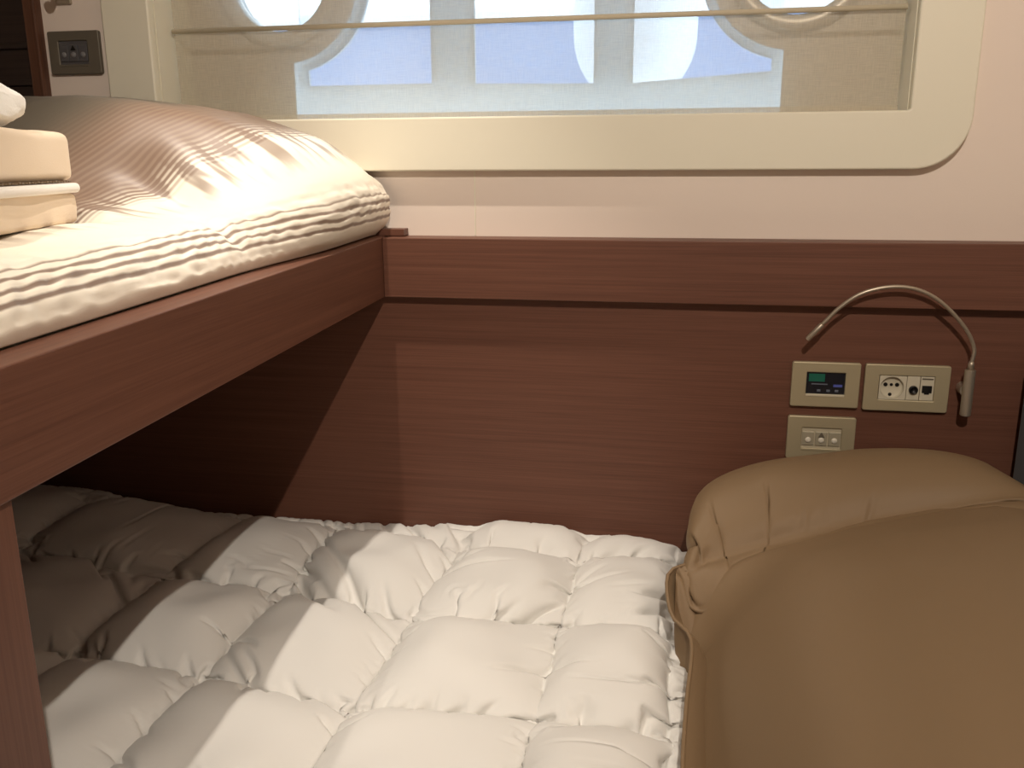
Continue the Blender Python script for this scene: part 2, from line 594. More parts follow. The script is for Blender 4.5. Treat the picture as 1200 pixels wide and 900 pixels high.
blind = tag(empty('roman_blind', (-0.31, 0.085, 1.84)), 'sheer beige roman blind with one batten, drawn down over the window', 'blind')
bx0, bx1 = IX0 + 0.008, IX1 - 0.006
nx, nz = 90, 60
G = np.zeros((nx, nz, 3))
us = np.linspace(bx0, bx1, nx); zs = np.linspace(IZ0 + 0.004, 1.838, nz)
for i in range(nx):
    for j in range(nz):
        y = 0.0018 * math.sin(us[i] * 23 + 1.2 * math.sin(zs[j] * 9)) + 0.0012 * math.sin(us[i] * 61 + zs[j] * 8)
        G[i, j] = (us[i] + 0.31, y, zs[j] - 1.84)
o = grid_mesh('blind_fabric', G, sheer, blind)
bm = bmesh.new()
add_cyl(bm, (bx0 + 0.31, -0.007, 1.4965 - 1.84), (bx1 + 0.31, -0.007, 1.4965 - 1.84), 0.0045, seg=12)
link_mesh('batten', bm, fabric('batten_fabric', rgb(206, 194, 170)), blind, True)
box('bottom_hem', (bx0 + 0.31, -0.003, IZ0 + 0.002 - 1.84), (bx1 + 0.31, 0.003, IZ0 + 0.012 - 1.84), sheer, blind)
box('head_rail', (bx0 + 0.31, -0.016, -0.03), (bx1 + 0.31, 0.016, -0.001), M['frame'], blind)

# neighbouring boat outside: blue-grey hull side, white coaming, and a fender
M['gelcoat'] = painted('blue_grey_gelcoat', rgb(132, 156, 196), 0.3)
M['gelcoat_white'] = painted('white_gelcoat', rgb(240, 244, 248), 0.3)
M['fender'] = new_mat('white_fender_vinyl', rgb(226, 236, 246), 0.45)
boat = tag(empty('neighbouring_boat', (0.0, 2.4, -0.05)), 'blue grey hull side of a boat moored outside, seen through the blind', 'boat')
G = np.zeros((40, 14, 3))
for i, x in enumerate(np.linspace(-3.2, 2.2, 40)):
    for j, v in enumerate(np.linspace(0, 1, 14)):
        z = -0.9 + v * 2.80
        G[i, j] = (x, 0.25 * (1 - v) ** 2 - 0.05 * v + 0.03 * x * x, z)
G2 = G.copy(); G2[..., 1] += 1.5
grid_mesh('hull', G, M['gelcoat'], boat, close=[(G2, True)])
G = np.zeros((40, 5, 3))
for i, x in enumerate(np.linspace(-3.2, 2.2, 40)):
    for j, (dy, z) in enumerate(((-0.07, 1.88), (-0.085, 1.91), (-0.07, 1.94), (0.2, 1.96), (1.4, 1.96))):
        G[i, j] = (x, dy + 0.03 * x * x, z)
grid_mesh('deck_edge', G, M['gelcoat_white'], boat)
fen = tag(empty('boat_fender', (-0.155, 1.3, 1.46)), 'pale round-bottomed fender hanging outside the middle window pane', 'fender')
bm = bmesh.new()
prof = [(0.0005, -0.04)] + [(0.186 * math.sin(math.radians(a)), 0.16 - 0.2 * math.cos(math.radians(a))) for a in range(8, 91, 6)] + [(0.188, 0.3), (0.186, 0.9), (0.12, 1.02), (0.04, 1.06)]
add_lathe(bm, prof, (0, 0, 0), (0, 0, 1), 40)
link_mesh('fender_body', bm, M['fender'], fen, True)
bm = bmesh.new()
add_tube(bm, [(0, 0, 1.05), (0.0, 0.02, 1.3), (0, 0.05, 1.6)], 0.012)
link_mesh('rope', bm, M['mattress'], fen, True)

# ------------------------------------------------------------------ left wall switch plate and hook
def switch_plate(x0, z0, x1, z1, y, name, label, mats, hx0, hx1, hz0, hz1):
    t_ = tag(empty(name, ((x0 + x1) / 2, y, (z0 + z1) / 2)), label, 'switch plate')
    cx, cz = (x0 + x1) / 2, (z0 + z1) / 2
    R = lambda a, b, c, e, r: rrect(a - cx, b - cz, c - cx, e - cz, r, 5)
    plate_xz('cover_plate', [R(x0, z0, x1, z1, 0.004), R(hx0, hz0, hx1, hz1, 0.002)], -0.009, 0.0, mats[0], t_, bevel=0.0018)
    box('insert', (hx0 - cx, -0.006, hz0 - cz), (hx1 - cx, -0.0005, hz1 - cz), mats[1], t_)
    wdt = (hx1 - hx0) / 3
    for k in range(3):
        b = box('button', (hx0 + wdt * k + 0.0012 - cx, -0.0085, hz0 + 0.006 - cz), (hx0 + wdt * (k + 1) - 0.0012 - cx, -0.004, hz1 - 0.007 - cz), mats[2], t_, 0.001)
        bm = bmesh.new()
        zz = hz0 + (hz1 - hz0) * 0.42 - cz
        xx = hx0 + wdt * (k + 0.5) - cx
        add_lathe(bm, [(0.0052, 0.0), (0.005, 0.0012), (0.003, 0.002), (0.0004, 0.0022)], (xx, -0.0083, zz), (0, -1, 0), 20)
        link_mesh('indicator_dot', bm, mats[3], b, True)
    bm = bmesh.new()
    xm = (hx0 + hx1) / 2 - cx
    zt = hz1 - 0.0085 - cz
    vs = [bm.verts.new((xm - 0.006, -0.0088, zt - 0.009)), bm.verts.new((xm + 0.006, -0.0088, zt - 0.009)), bm.verts.new((xm, -0.0088, zt + 0.001))]
    f = bm.faces.new(vs)
    r_ = bmesh.ops.extrude_face_region(bm, geom=[f])
    bmesh.ops.translate(bm, vec=(0, 0.001, 0), verts=[v for v in r_['geom'] if isinstance(v, bmesh.types.BMVert)])
    link_mesh('lamp_symbol', bm, mats[4], t_)
    # bright lip under the insert
    box('lower_lip', (hx0 - cx, -0.0098, hz0 - 0.0035 - cz), (hx1 - cx, -0.006, hz0 + 0.001 - cz), mats[0], t_, 0.001)
    return t_

switch_plate(-1.207, 1.4185, -1.098, 1.497, YW, 'switch_plate', 'dark grey three-button switch plate on the cream wall left of the window',
             (M['bronze'], M['slate'], M['slate'], M['dimdot'], M['black']), -1.185, -1.124, 1.4355, 1.479)

hk = tag(empty('wall_hook', (-1.166, YW, 1.565)), 'small chrome hook on the cream wall above the dark grey switch plate', 'hook')
bm = bmesh.new()
add_box(bm, (-0.016, -0.006, -0.02), (0.016, 0.0, 0.05), 0.002)
link_mesh('back_plate', bm, M['chrome'], hk)
bm = bmesh.new()
add_tube(bm, catmull([(0, -0.003, 0.02), (0, -0.02, 0.012), (0, -0.035, -0.008), (0, -0.045, -0.012), (0, -0.052, 0.002)], 8), 0.006, 12)
link_mesh('prong', bm, M['chrome'], hk, True)

# ------------------------------------------------------------------ devices on the wood panel
PY = 0.0
th = tag(empty('thermostat', (0.2625, PY, 0.867)), 'champagne framed thermostat with a dark lit display, left of the power socket', 'thermostat')
R = lambda a, b, c, e, r: rrect(a, b, c, e, r, 5)
plate_xz('cover_plate', [R(-0.0575, -0.0405, 0.0575, 0.0405, 0.004), R(-0.032, -0.017, 0.033, 0.022, 0.001)], -0.009, 0.0, M['champagne'], th, bevel=0.0018)
sc = box('screen', (-0.032, -0.005, -0.017), (0.033, -0.0005, 0.022), M['screen'], th)
box('lower_lip', (-0.032, -0.0098, -0.0215), (0.033, -0.006, -0.0168), M['champagne_light'], th, 0.001)
box('display_field', (-0.028, -0.0056, 0.005), (-0.001, -0.0051, 0.019), M['screen_green'], sc)
box('display_bar', (-0.023, -0.0056, -0.0005), (0.004, -0.0051, 0.0015), M['screen_grey'], sc)
box('display_bar', (0.014, -0.0056, -0.004), (0.029, -0.0051, 0.0005), M['screen_blue'], sc)
for x in (-0.010, 0.006, 0.020):
    box('display_key', (x - 0.003, -0.0056, -0.013), (x + 0.003, -0.0051, -0.009), M['screen_grey'], sc)

sk = tag(empty('power_socket', (0.3965, PY, 0.8660)), 'wide champagne socket plate with round outlet and two data ports beside the lamp', 'socket')
plate_xz('cover_plate', [R(-0.0695, -0.0415, 0.0695, 0.0415, 0.004), R(-0.045, -0.021, 0.045, 0.022, 0.001)], -0.009, 0.0, M['champagne'], sk, bevel=0.0018)
bm = bmesh.new()
ins = plate_xz('outlet', [R(-0.0445, -0.0205, -0.0005, 0.0215, 0.001), arc(-0.0235, 0.0005, 0.0195, 0, 350, 35)], -0.0085, -0.001, M['socket'], sk)
bm.free()
bm = bmesh.new()
add_lathe(bm, [(0.0193, -0.0085), (0.0185, -0.002), (0.017, -0.0012), (0.0003, -0.0011)], (-0.0235, 0, 0.0005), (0, 1, 0), 36, cap0=False)
link_mesh('well', bm, M['socket'], ins, True)
for dx, dz, rr in ((-0.0095, 0.004, 0.0034), (0.0095, 0.004, 0.0034), (0.0, 0.004, 0.0026), (-0.001, -0.0135, 0.003)):
    bm = bmesh.new()
    add_cyl(bm, (-0.0235 + dx, -0.0022, 0.0005 + dz), (-0.0235 + dx, -0.0012, 0.0005 + dz), rr, seg=16)
    link_mesh('pin_hole', bm, M['black'], ins)
tv = box('coaxial_port', (0.0005, -0.008, -0.0205), (0.0215, -0.001, 0.0215), M['socket'], sk, 0.0006)
bm = bmesh.new()
add_lathe(bm, [(0.0075, 0.0), (0.0072, 0.004), (0.005, 0.0042), (0.0045, 0.001), (0.0003, 0.0008)], (0.0115, -0.008, -0.002), (0, -1, 0), 24)
link_mesh('coaxial_jack', bm, M['black'], tv, True)
dp = box('data_port', (0.0225, -0.008, -0.0205), (0.0445, -0.001, 0.0215), M['socket'], sk, 0.0006)
bm = bmesh.new()
add_box(bm, (0.0255, -0.0086, -0.007), (0.0415, -0.0078, 0.006))
add_box(bm, (0.0295, -0.0086, -0.0095), (0.0375, -0.0078, -0.007))
link_mesh('data_jack', bm, M['black'], dp)
box('legend', (0.0245, -0.0086, 0.0165), (0.0425, -0.0078, 0.0190), M['bronze'], dp)

switch_plate(0.204, 0.729, 0.320, 0.809, PY, 'switch_plate', 'champagne three-button switch plate on wood, half hidden by the brown pillow',
             (M['champagne'], M['champagne_light'], M['button'], M['lensdot'], M['bronze']), 0.2295, 0.2965, 0.7490, 0.7875)

# reading lamp
rl = tag(empty('reading_lamp', (0.489, -0.03, 0.83)), 'slim flexible gooseneck reading lamp of brushed metal arching over the sockets', 'lamp')
bm = bmesh.new()
add_cyl(bm, (0, 0, -0.002), (0, 0, 0.078), 0.0088, seg=28)
bmesh.ops.bevel(bm, geom=[e for e in bm.edges if e.is_boundary is False and len(e.link_faces) == 2 and any(len(f.verts) > 4 for f in e.link_faces)], offset=0.0012, segments=2, affect='EDGES')
base = link_mesh('lamp_base', bm, M['chrome'], rl)
bm = bmesh.new()
add_cyl(bm, (0, 0.0305, 0.04), (0, 0.006, 0.04), 0.011, seg=24)
link_mesh('wall_mount', bm, M['chrome'], rl)
bm = bmesh.new()
add_lathe(bm, [(0.0055, 0.078), (0.005, 0.088), (0.0036, 0.092)], (0, 0, 0), (0, 0, 1), 20)
link_mesh('collar', bm, M['chrome'], rl, True)
arm = catmull([(0.000, 0, 0.088), (0.001, -0.001, 0.115), (-0.020, -0.006, 0.152), (-0.062, -0.012, 0.193), (-0.103, -0.016, 0.2135), (-0.145, -0.018, 0.2165),
               (-0.187, -0.018, 0.205), (-0.219, -0.016, 0.181), (-0.245, -0.014, 0.151)], 10)
bm = bmesh.new()
add_tube(bm, arm, 0.0033, 12)
link_mesh('flexible_arm', bm, M['chrome'], rl, True)
bm = bmesh.new()
a, b = arm[-1], arm[-1] + (arm[-1] - arm[-4]).normalized() * 0.036
add_tube(bm, [a, a + (b - a) * 0.06, b - (b - a) * 0.05, b], [0.0036, 0.0046, 0.0046, 0.004], 16)
link_mesh('lamp_head', bm, M['chrome'], rl, True)

# navy headboard at the pillow end
hb = tag(empty('headboard', (0.62, -0.45, 0.50)), 'dark navy padded headboard at the right edge behind the pillow', 'headboard')
bm = bmesh.new()
add_box(bm, (-0.045, -0.45, -0.499), (0.035, 0.44, 0.44), 0.03, 5)
link_mesh('padded_panel', bm, M['navy'], hb, True)

# ------------------------------------------------------------------ bunk with its rail, platform and support panel
XB = -0.535
bk = tag(empty('bunk_bed', (XB, -0.6, 0.0)), 'upper berth of brown wood with a deep side rail, left side', 'bed')
SAG = 0.028                                  # the berth drops slightly towards the cabin
def sag(y):
    return -SAG * max(0.0, -0.03 - y)
def bk_box(name, lo, hi, mat, bev=0.0, slope=True):
    o_ = box(name, (lo[0] - XB, lo[1] + 0.6, lo[2]), (hi[0] - XB, hi[1] + 0.6, hi[2]), mat, bk, bev)
    if slope:
        for v in o_.data.vertices:
            v.co.z += sag(v.co.y - 0.6)
    return o_
bk_box('side_rail', (XB - 0.045, -1.62, 1.0075), (XB, -0.0015, 1.118), M['wood_y'], 0.0015)
bk_box('platform', (-1.95, -1.62, 1.05), (XB - 0.045, -0.0015, 1.088), M['wood_y'])
bk_box('support_panel', (XB - 0.038, -1.55, 0.0), (XB - 0.004, -0.99, 1.0073), M['wood_z'], 0.001)
bk_box('rail_end', (XB - 0.06, 0.002, 1.1175), (XB + 0.034, YW - 0.003, 1.1305), M['wood_x'], 0.001, False)

# lower berth
be = tag(empty('lower_berth', (-0.4, -0.5, 0.0)), 'low berth under the white duvet and brown pillow', 'berth')
box('berth_base', (-1.55 + 0.4, -0.96 + 0.5, 0.0), (0.57 + 0.4, -0.004 + 0.5, 0.36), M['wood_x'], be)
box('berth_mattress', (-1.55 + 0.4, -0.955 + 0.5, 0.36), (0.57 + 0.4, -0.006 + 0.5, 0.50), M['mattress'], be, 0.03, 4)

# ------------------------------------------------------------------ white quilted duvet (inflated cloth sewn along a grid)
rows = np.array([
    [(-1.42, -0.004), (-1.155, -0.004), (-0.835, -0.004), (-0.643, -0.004), (-0.368, -0.004), (-0.152, -0.004), (0.020, -0.004), (0.052, -0.004)],
    [(-1.42, -0.03), (-1.16, -0.03), (-0.838, -0.032), (-0.643, -0.040), (-0.368, -0.135), (-0.152, -0.142), (0.010, -0.095), (0.053, -0.090)],
    [(-1.43, -0.25), (-1.18, -0.27), (-0.866, -0.313), (-0.632, -0.315), (-0.383, -0.385), (-0.161, -0.352), (0.012, -0.354), (0.046, -0.350)],
    [(-1.40, -0.53), (-1.10, -0.550), (-0.855, -0.563), (-0.634, -0.582), (-0.404, -0.618), (-0.162, -0.600), (0.006, -0.600), (0.040, -0.600)],
    [(-1.40, -0.80), (-1.11, -0.810), (-0.86, -0.82), (-0.640, -0.84), (-0.410, -0.86), (-0.165, -0.86), (0.002, -0.86), (0.036, -0.86)],
    [(-1.40, -0.96), (-1.11, -0.965), (-0.86, -0.965), (-0.640, -0.965), (-0.410, -0.965), (-0.165, -0.965), (0.000, -0.965), (0.034, -0.965)]])
rows = rows[::-1].transpose(1, 0, 2)          # [column, row from near to far]
nc, nr = rows.shape[:2]
def build_duvet():
    sub = 28
    def layout(sb):
        cs = [max(4, int(round(np.mean(np.abs(rows[i + 1, :, 0] - rows[i, :, 0])) / 0.24 * sb))) for i in range(nc - 1)]
        rs = [max(4, int(round(np.mean(np.abs(rows[:, j + 1, 1] - rows[:, j, 1])) / 0.24 * sb))) for j in range(nr - 1)]
        cu = np.concatenate([i + np.arange(c) / c for i, c in enumerate(cs)] + [[nc - 1]])
        rv = np.concatenate([j + np.arange(c) / c for j, c in enumerate(rs)] + [[nr - 1]])
        return cu, rv
    cu, rv = layout(sub)
    i = np.minimum(cu.astype(int), nc - 2); j = np.minimum(rv.astype(int), nr - 2)
    fu = (cu - i)[:, None, None]; fv = (rv - j)[None, :, None]
    g = lambda a, b: rows[np.ix_(i + a, j + b)]
    XY = g(0, 0) * (1 - fu) * (1 - fv) + g(1, 0) * fu * (1 - fv) + g(0, 1) * (1 - fu) * fv + g(1, 1) * fu * fv
    n, mm = XY.shape[:2]
    on_c = np.isclose(cu, np.round(cu)); on_r = np.isclose(rv, np.round(rv))
    seam = on_c[:, None] | on_r[None, :]
    base = 0.538
    Z = np.full((n, mm), base)
    # a soft swell where the duvet piles up against the foot end and in the far middle
    X, Y = XY[..., 0], XY[..., 1]
    Z += 0.035 * smooth01(-0.90, -1.25, X) * smooth01(-0.5, -0.05, Y)
    Z += 0.018 * np.exp(-((X + 0.28) / 0.22) ** 2 - ((Y + 0.10) / 0.16) ** 2)
    Z -= 0.012 * smooth01(-0.03, 0.05, X)
    P = np.dstack([XY, Z])
    rx = np.linalg.norm(P[1:] - P[:-1], axis=-1)
    ry = np.linalg.norm(P[:, 1:] - P[:, :-1], axis=-1)
    # each chamber gets its own slack
    sx = 1.085 + 0.05 * RNG.random((nc, nr)); sy = 1.085 + 0.05 * RNG.random((nc, nr))
    sx[6:] = 1.07
    ic = np.minimum(cu.astype(int), nc - 2); jr = np.minimum(rv.astype(int), nr - 2)
    # more slack next to the stitch lines, which is what gathers there
    dc = np.abs(cu - np.round(cu)); dr = np.abs(rv - np.round(rv))
    rx = rx * (sx[np.ix_(ic[:-1], jr)] + 0.13 * np.exp(-(dr / 0.10) ** 2)[None, :])
    ry = ry * (sy[np.ix_(ic, jr[:-1])] + 0.09 * np.exp(-(dc / 0.10) ** 2)[:, None])
    # bunched places: the twisted fold in the middle and the rumpled right-hand columns
    bunch = 0.30 * np.exp(-((X + 0.34) / 0.09) ** 2 - ((Y + 0.35) / 0.06) ** 2) + 0.13 * smooth01(-0.16, -0.02, X) * smooth01(-0.25, -0.5, Y)
    bunch += 0.09 * np.maximum(fnoise(X, Y, 4.5, 6.6, 2), 0)
    rx = rx * (1 + bunch[:-1]); ry = ry * (1 + 0.8 * bunch[:, :-1])
    w = np.where(seam, 0.0, 1.0)
    # seams: corners of the chambers held, the stitch lines free to pucker a little
    node = on_c[:, None] & on_r[None, :]
    w = np.where(seam & ~node, 0.22, w)
    w[0] = w[-1] = 0; w[:, 0] = w[:, -1] = 0
    P[1:-1, 1:-1, 2] += (0.004 + 0.003 * RNG.random((n - 2, mm - 2))) * (~seam[1:-1, 1:-1])
    wob = fnoise(X, Y, 16.0, 3.3, 2)
    P[1:-1, 1:-1, 0] += 0.002 * wob[1:-1, 1:-1]
    seamz = Z.copy()
    press = np.where(seam, -0.25, 1.0) * (0.8 + 0.5 * fnoise(X, Y, 5.0, 9.1, 2))
    S = seam & ~node
    home = P.copy()
    def project(Q):
        Q[..., 1] = np.minimum(Q[..., 1], -0.004)
        Q[..., 2] = np.maximum(Q[..., 2], 0.505)
        # stitch lines are sewn down to the backing
        q = Q[S]; h = home[S]
        q[:, 2] = np.clip(q[:, 2], 0.505, seamz[S] + 0.012)
        q[:, :2] += 0.03 * (h[:, :2] - q[:, :2])
        Q[S] = q
        return Q
    P = cloth(P, rx, ry, w, press, 130, kc=0.8, bend=0.05, step=0.00022, project=project)
    # the chambers are under-filled: let the cloth sink on to the down so the slack turns to folds
    fill = 0.032 + 0.014 * fnoise(X, Y, 7.0, 4.4, 2)
    dcm = np.minimum(dc[:, None] / 0.5, 1); drm = np.minimum(dr[None, :] / 0.5, 1)
    prof = (1 - (1 - dcm) ** 3) * (1 - (1 - drm) ** 3)
    cap = seamz + 0.006 + fill * prof * 1.25
    def squash(Q):
        Q = project(Q)
        e = np.maximum(Q[..., 2] - cap, 0)
        Q[..., 2] -= 0.12 * e
        return Q
    P[1:-1, 1:-1] += RNG.normal(size=(n - 2, mm - 2, 3)) * 0.0005 * (w[1:-1, 1:-1] > 0)[..., None]
    P = cloth(P, rx, ry, w, press * 0.3, 70, kc=1.0, bend=0.02, step=0.00022, project=squash)
    # finer pass for the wrinkles
    n2, m2 = 2 * n - 1, 2 * mm - 1
    P2 = resample(P, n2, m2)
    rx2 = resample(rx, n2 - 1, m2) * 0.5; ry2 = resample(ry, n2, m2 - 1) * 0.5
    sm2 = np.zeros((n2, m2), bool)
    sm2[::2, ::2] = seam
    sm2[1::2, ::2] = seam[1:] & seam[:-1]
    sm2[::2, 1::2] = seam[:, 1:] & seam[:, :-1]
    w2 = resample(w, n2, m2)
    w2 = np.where(sm2, np.where(w2 == 0, 0, 0.25), 1.0)
    w2[0] = w2[-1] = 0; w2[:, 0] = w2[:, -1] = 0
    press2 = resample(press, n2, m2)
    P2[1:-1, 1:-1] += RNG.normal(size=(n2 - 2, m2 - 2, 3)) * 0.0004 * (w2[1:-1, 1:-1] > 0)[..., None]
    seamz2 = resample(P, n2, m2)[..., 2]
    def project2(Q):
        Q[..., 1] = np.minimum(Q[..., 1], -0.004)
        Q[..., 2] = np.maximum(Q[..., 2], 0.505)
        q = Q[sm2]
        q[:, 2] = np.minimum(q[:, 2], seamz2[sm2] + 0.008)
        Q[sm2] = q
        Q[..., 2] -= 0.06 * np.maximum(Q[..., 2] - cap2, 0)
        return Q
    cap2 = resample(cap, n2, m2)
    P2 = cloth(P2, rx2, ry2, w2, press2 * 0.5, 90, kc=1.0, bend=0.012, step=0.00010, project=project2)
    return P2
DP = build_duvet()
# hem down to the mattress on every side, and the underside
def skirt(edge, zb):
    e2 = edge.copy(); e2[:, 2] = zb
    return np.stack([edge, e2], 1)
B = DP[::6, ::6].copy(); B[..., 2] = 0.503
Bot = resample(np.dstack([B[..., :2], np.full(B.shape[:2], 0.503)]), 30, 30)
duv = grid_mesh('duvet', DP, M['duvet'], close=[
    (skirt(DP[-1], 0.503), False), (skirt(DP[0], 0.503), True), (skirt(DP[:, 0], 0.503), False), (skirt(DP[:, -1], 0.503), True), (Bot, True)])
tag(duv, 'white quilted down duvet spread over the low berth', 'duvet')

# ------------------------------------------------------------------ brown satin pillow
def build_pillow():
    n, mm = 84, 120                          # across, along (near to far)
    def poly(pts, k):
        pts = np.array(pts, float)
        c = np.array([tuple(v) for v in catmull([tuple(p) for p in pts], 24)])
        L = np.concatenate([[0], np.cumsum(np.linalg.norm(np.diff(c, axis=0), axis=1))])
        s = np.linspace(0, L[-1], k)
        return np.stack([np.interp(s, L, c[:, q]) for q in range(3)], 1)
    left = poly([(0.060, -0.95, 0.560), (0.040, -0.86, 0.565), (0.030, -0.72, 0.572), (0.034, -0.58, 0.578), (0.042, -0.46, 0.588), (0.036, -0.42, 0.594), (0.012, -0.385, 0.602),
                 (0.006, -0.322, 0.636), (0.045, -0.285, 0.640), (0.052, -0.20, 0.610), (0.056, -0.12, 0.590), (0.075, -0.04, 0.575)], mm)
    right = poly([(0.53, -0.95, 0.58), (0.56, -0.7, 0.60), (0.565, -0.4, 0.62), (0.565, -0.2, 0.62), (0.55, -0.04, 0.60)], mm)
    near = poly([(0.060, -0.95, 0.560), (0.2, -0.94, 0.555), (0.4, -0.94, 0.56), (0.53, -0.95, 0.58)], n)
    far = poly([(0.075, -0.04, 0.575), (0.2, -0.03, 0.575), (0.4, -0.03, 0.585), (0.55, -0.04, 0.60)], n)
    u = np.linspace(0, 1, n)[:, None, None]; v = np.linspace(0, 1, mm)[None, :, None]
    coons = (left[None] * (1 - u) + right[None] * u + near[:, None] * (1 - v) + far[:, None] * v
             - (near[0] * (1 - u) * (1 - v) + near[-1] * u * (1 - v) + far[0] * (1 - u) * v + far[-1] * u * v))
    P = coons.copy()
    rx = np.linalg.norm(P[1:] - P[:-1], axis=-1) * 1.40
    ry = np.linalg.norm(P[:, 1:] - P[:, :-1], axis=-1)
    ry *= 1.14 + 0.62 * smooth01(-0.34, -0.24, P[:, :-1, 1])
    rx *= 1 + 0.09 * np.exp(-((P[:-1, :, 1] + 0.25) / 0.03) ** 2)
    X, Y = P[..., 0].copy(), P[..., 1].copy()
    w = np.ones((n, mm)); w[0] = w[-1] = 0; w[:, 0] = w[:, -1] = 0
    hump = np.sin(np.pi * np.linspace(0, 1, n))[:, None] ** 0.5 * np.sin(np.pi * np.linspace(0, 1, mm))[None] ** 0.4
    P[..., 2] += 0.14 * hump
    P += RNG.normal(size=P.shape) * 0.0006 * w[..., None]
    press = 1.0 + 0.15 * fnoise(X, Y, 6.0, 2.2, 2)
    # fold line across the pillow, starting at the ear and fading to the right
    cxs = [0.03, 0.06, 0.15, 0.21, 0.28, 0.37, 0.50]
    cys = [-0.315, -0.30, -0.285, -0.28, -0.275, -0.27, -0.265]
    czs = [0.632, 0.646, 0.672, 0.690, 0.716, 0.738, 0.770]
    def crown(Q, amount):
        # how high the filling reaches: a lobe against the wall, a lower one towards the room
        q = Q[1:-1]
        zc = np.interp(q[..., 0], cxs, czs); yc = np.interp(q[..., 0], cxs, cys)
        d = yc - q[..., 1]
        side = 1 - np.clip((q[..., 0] - 0.025) / 0.17, 0, 1)
        capf = zc + 0.004 + (0.20 - 0.10 * smooth01(0.30, 0.5, q[..., 0])) * d - 0.45 * np.maximum(d - 0.10, 0) ** 1.5 - 0.17 * side ** 1.7 * smooth01(0.0, 0.12, d)
        capb = zc + 0.012 + (0.70 - 0.20 * smooth01(0.34, 0.50, q[..., 0])) * np.minimum(-d, 0.17)
        dz = np.maximum(q[..., 2] - np.where(d > 0, capf, capb), 0)
        q[..., 2] -= dz * amount
        return Q
    def crease(Q, amount):
        # every column of the cloth that crosses the line is drawn down to it
        dy = np.abs(Q[1:-1, :, 1] - np.interp(Q[1:-1, :, 0], cxs, cys))
        wgt = np.exp(-(dy / 0.010) ** 2) * smooth01(0.04, 0.12, Q[1:-1, :, 0]) * (1 - 0.9 * smooth01(0.30, 0.46, Q[1:-1, :, 0]))
        dz = np.maximum(Q[1:-1, :, 2] - np.interp(Q[1:-1, :, 0], cxs, czs), 0)
        Q[1:-1, :, 2] -= dz * wgt * amount
        return Q
    def project(Q):
        Q[..., 1] = np.minimum(Q[..., 1], -0.012)
        Q[..., 0] = np.minimum(Q[..., 0], 0.572)
        Q[..., 2] = np.minimum(Q[..., 2], 0.845)
        Q[..., 0] = np.maximum(Q[..., 0], np.where(Q[..., 1] > -0.26, 0.047, 0.015))
        Q = crease(Q, 0.6)
        Q = crown(Q, 0.35)
        return Q
    P = cloth(P, rx, ry, w, press, 300, kc=0.4, bend=0.10, step=0.00025, project=project)
    n2, m2 = 2 * n - 1, 2 * mm - 1
    P2 = resample(P, n2, m2)
    w2 = np.ones((n2, m2)); w2[0] = w2[-1] = 0; w2[:, 0] = w2[:, -1] = 0
    P2 += RNG.normal(size=P2.shape) * 0.0003 * w2[..., None]
    Zcap = P2[..., 2].copy()
    def project2(Q):
        Q[..., 1] = np.minimum(Q[..., 1], -0.012)
        Q[..., 0] = np.minimum(Q[..., 0], 0.572)
        Q = crease(Q, 0.5)
        Q = crown(Q, 0.35)
        return Q
    P2 = cloth(P2, resample(rx, n2 - 1, m2) * 0.5, resample(ry, n2, m2 - 1) * 0.5, w2, np.full((n2, m2), 0.9), 80, kc=0.7, bend=0.05, step=0.0001, project=project2)
    # underside, sagging to the mattress inside the duvet's edge
    Bt = resample(coons, 43, 61)
    dn = smooth01(0.0, 0.10, np.minimum(np.linspace(0, 1, 43), 1 - np.linspace(0, 1, 43)))[:, None] * smooth01(0.0, 0.06, np.minimum(np.linspace(0, 1, 61), 1 - np.linspace(0, 1, 61)))[None]
    Bt[..., 2] = Bt[..., 2] * (1 - dn) + 0.508 * dn
    return P2, Bt, left
PP, PB, pl_left = build_pillow()
pil = grid_mesh('pillow', PP, M['satin'], close=[(PB, True)])
tag(pil, 'large brown satin pillow at the right end of the low berth', 'pillow')
bm = bmesh.new()
pts = [tuple(p + np.array([-0.002, 0, 0.0])) for p in pl_left[::2]]
add_tube(bm, pts, 0.0028, 8)
link_mesh('piping', bm, M['satin'], pil, True)

# ------------------------------------------------------------------ striped bedspread on the upper berth
def pchip_like(xs, ys, x):
    xs, ys = np.array(xs, float), np.array(ys, float)
    x = np.asarray(x, float)
    m_ = np.gradient(ys, xs)
    i = np.clip(np.searchsorted(xs, x) - 1, 0, len(xs) - 2)
    h = xs[i + 1] - xs[i]
    tt = np.clip((x - xs[i]) / h, 0, 1)
    return ((2 * tt ** 3 - 3 * tt ** 2 + 1) * ys[i] + (tt ** 3 - 2 * tt ** 2 + tt) * h * m_[i]
            + (-2 * tt ** 3 + 3 * tt ** 2) * ys[i + 1] + (tt ** 3 - tt ** 2) * h * m_[i + 1])

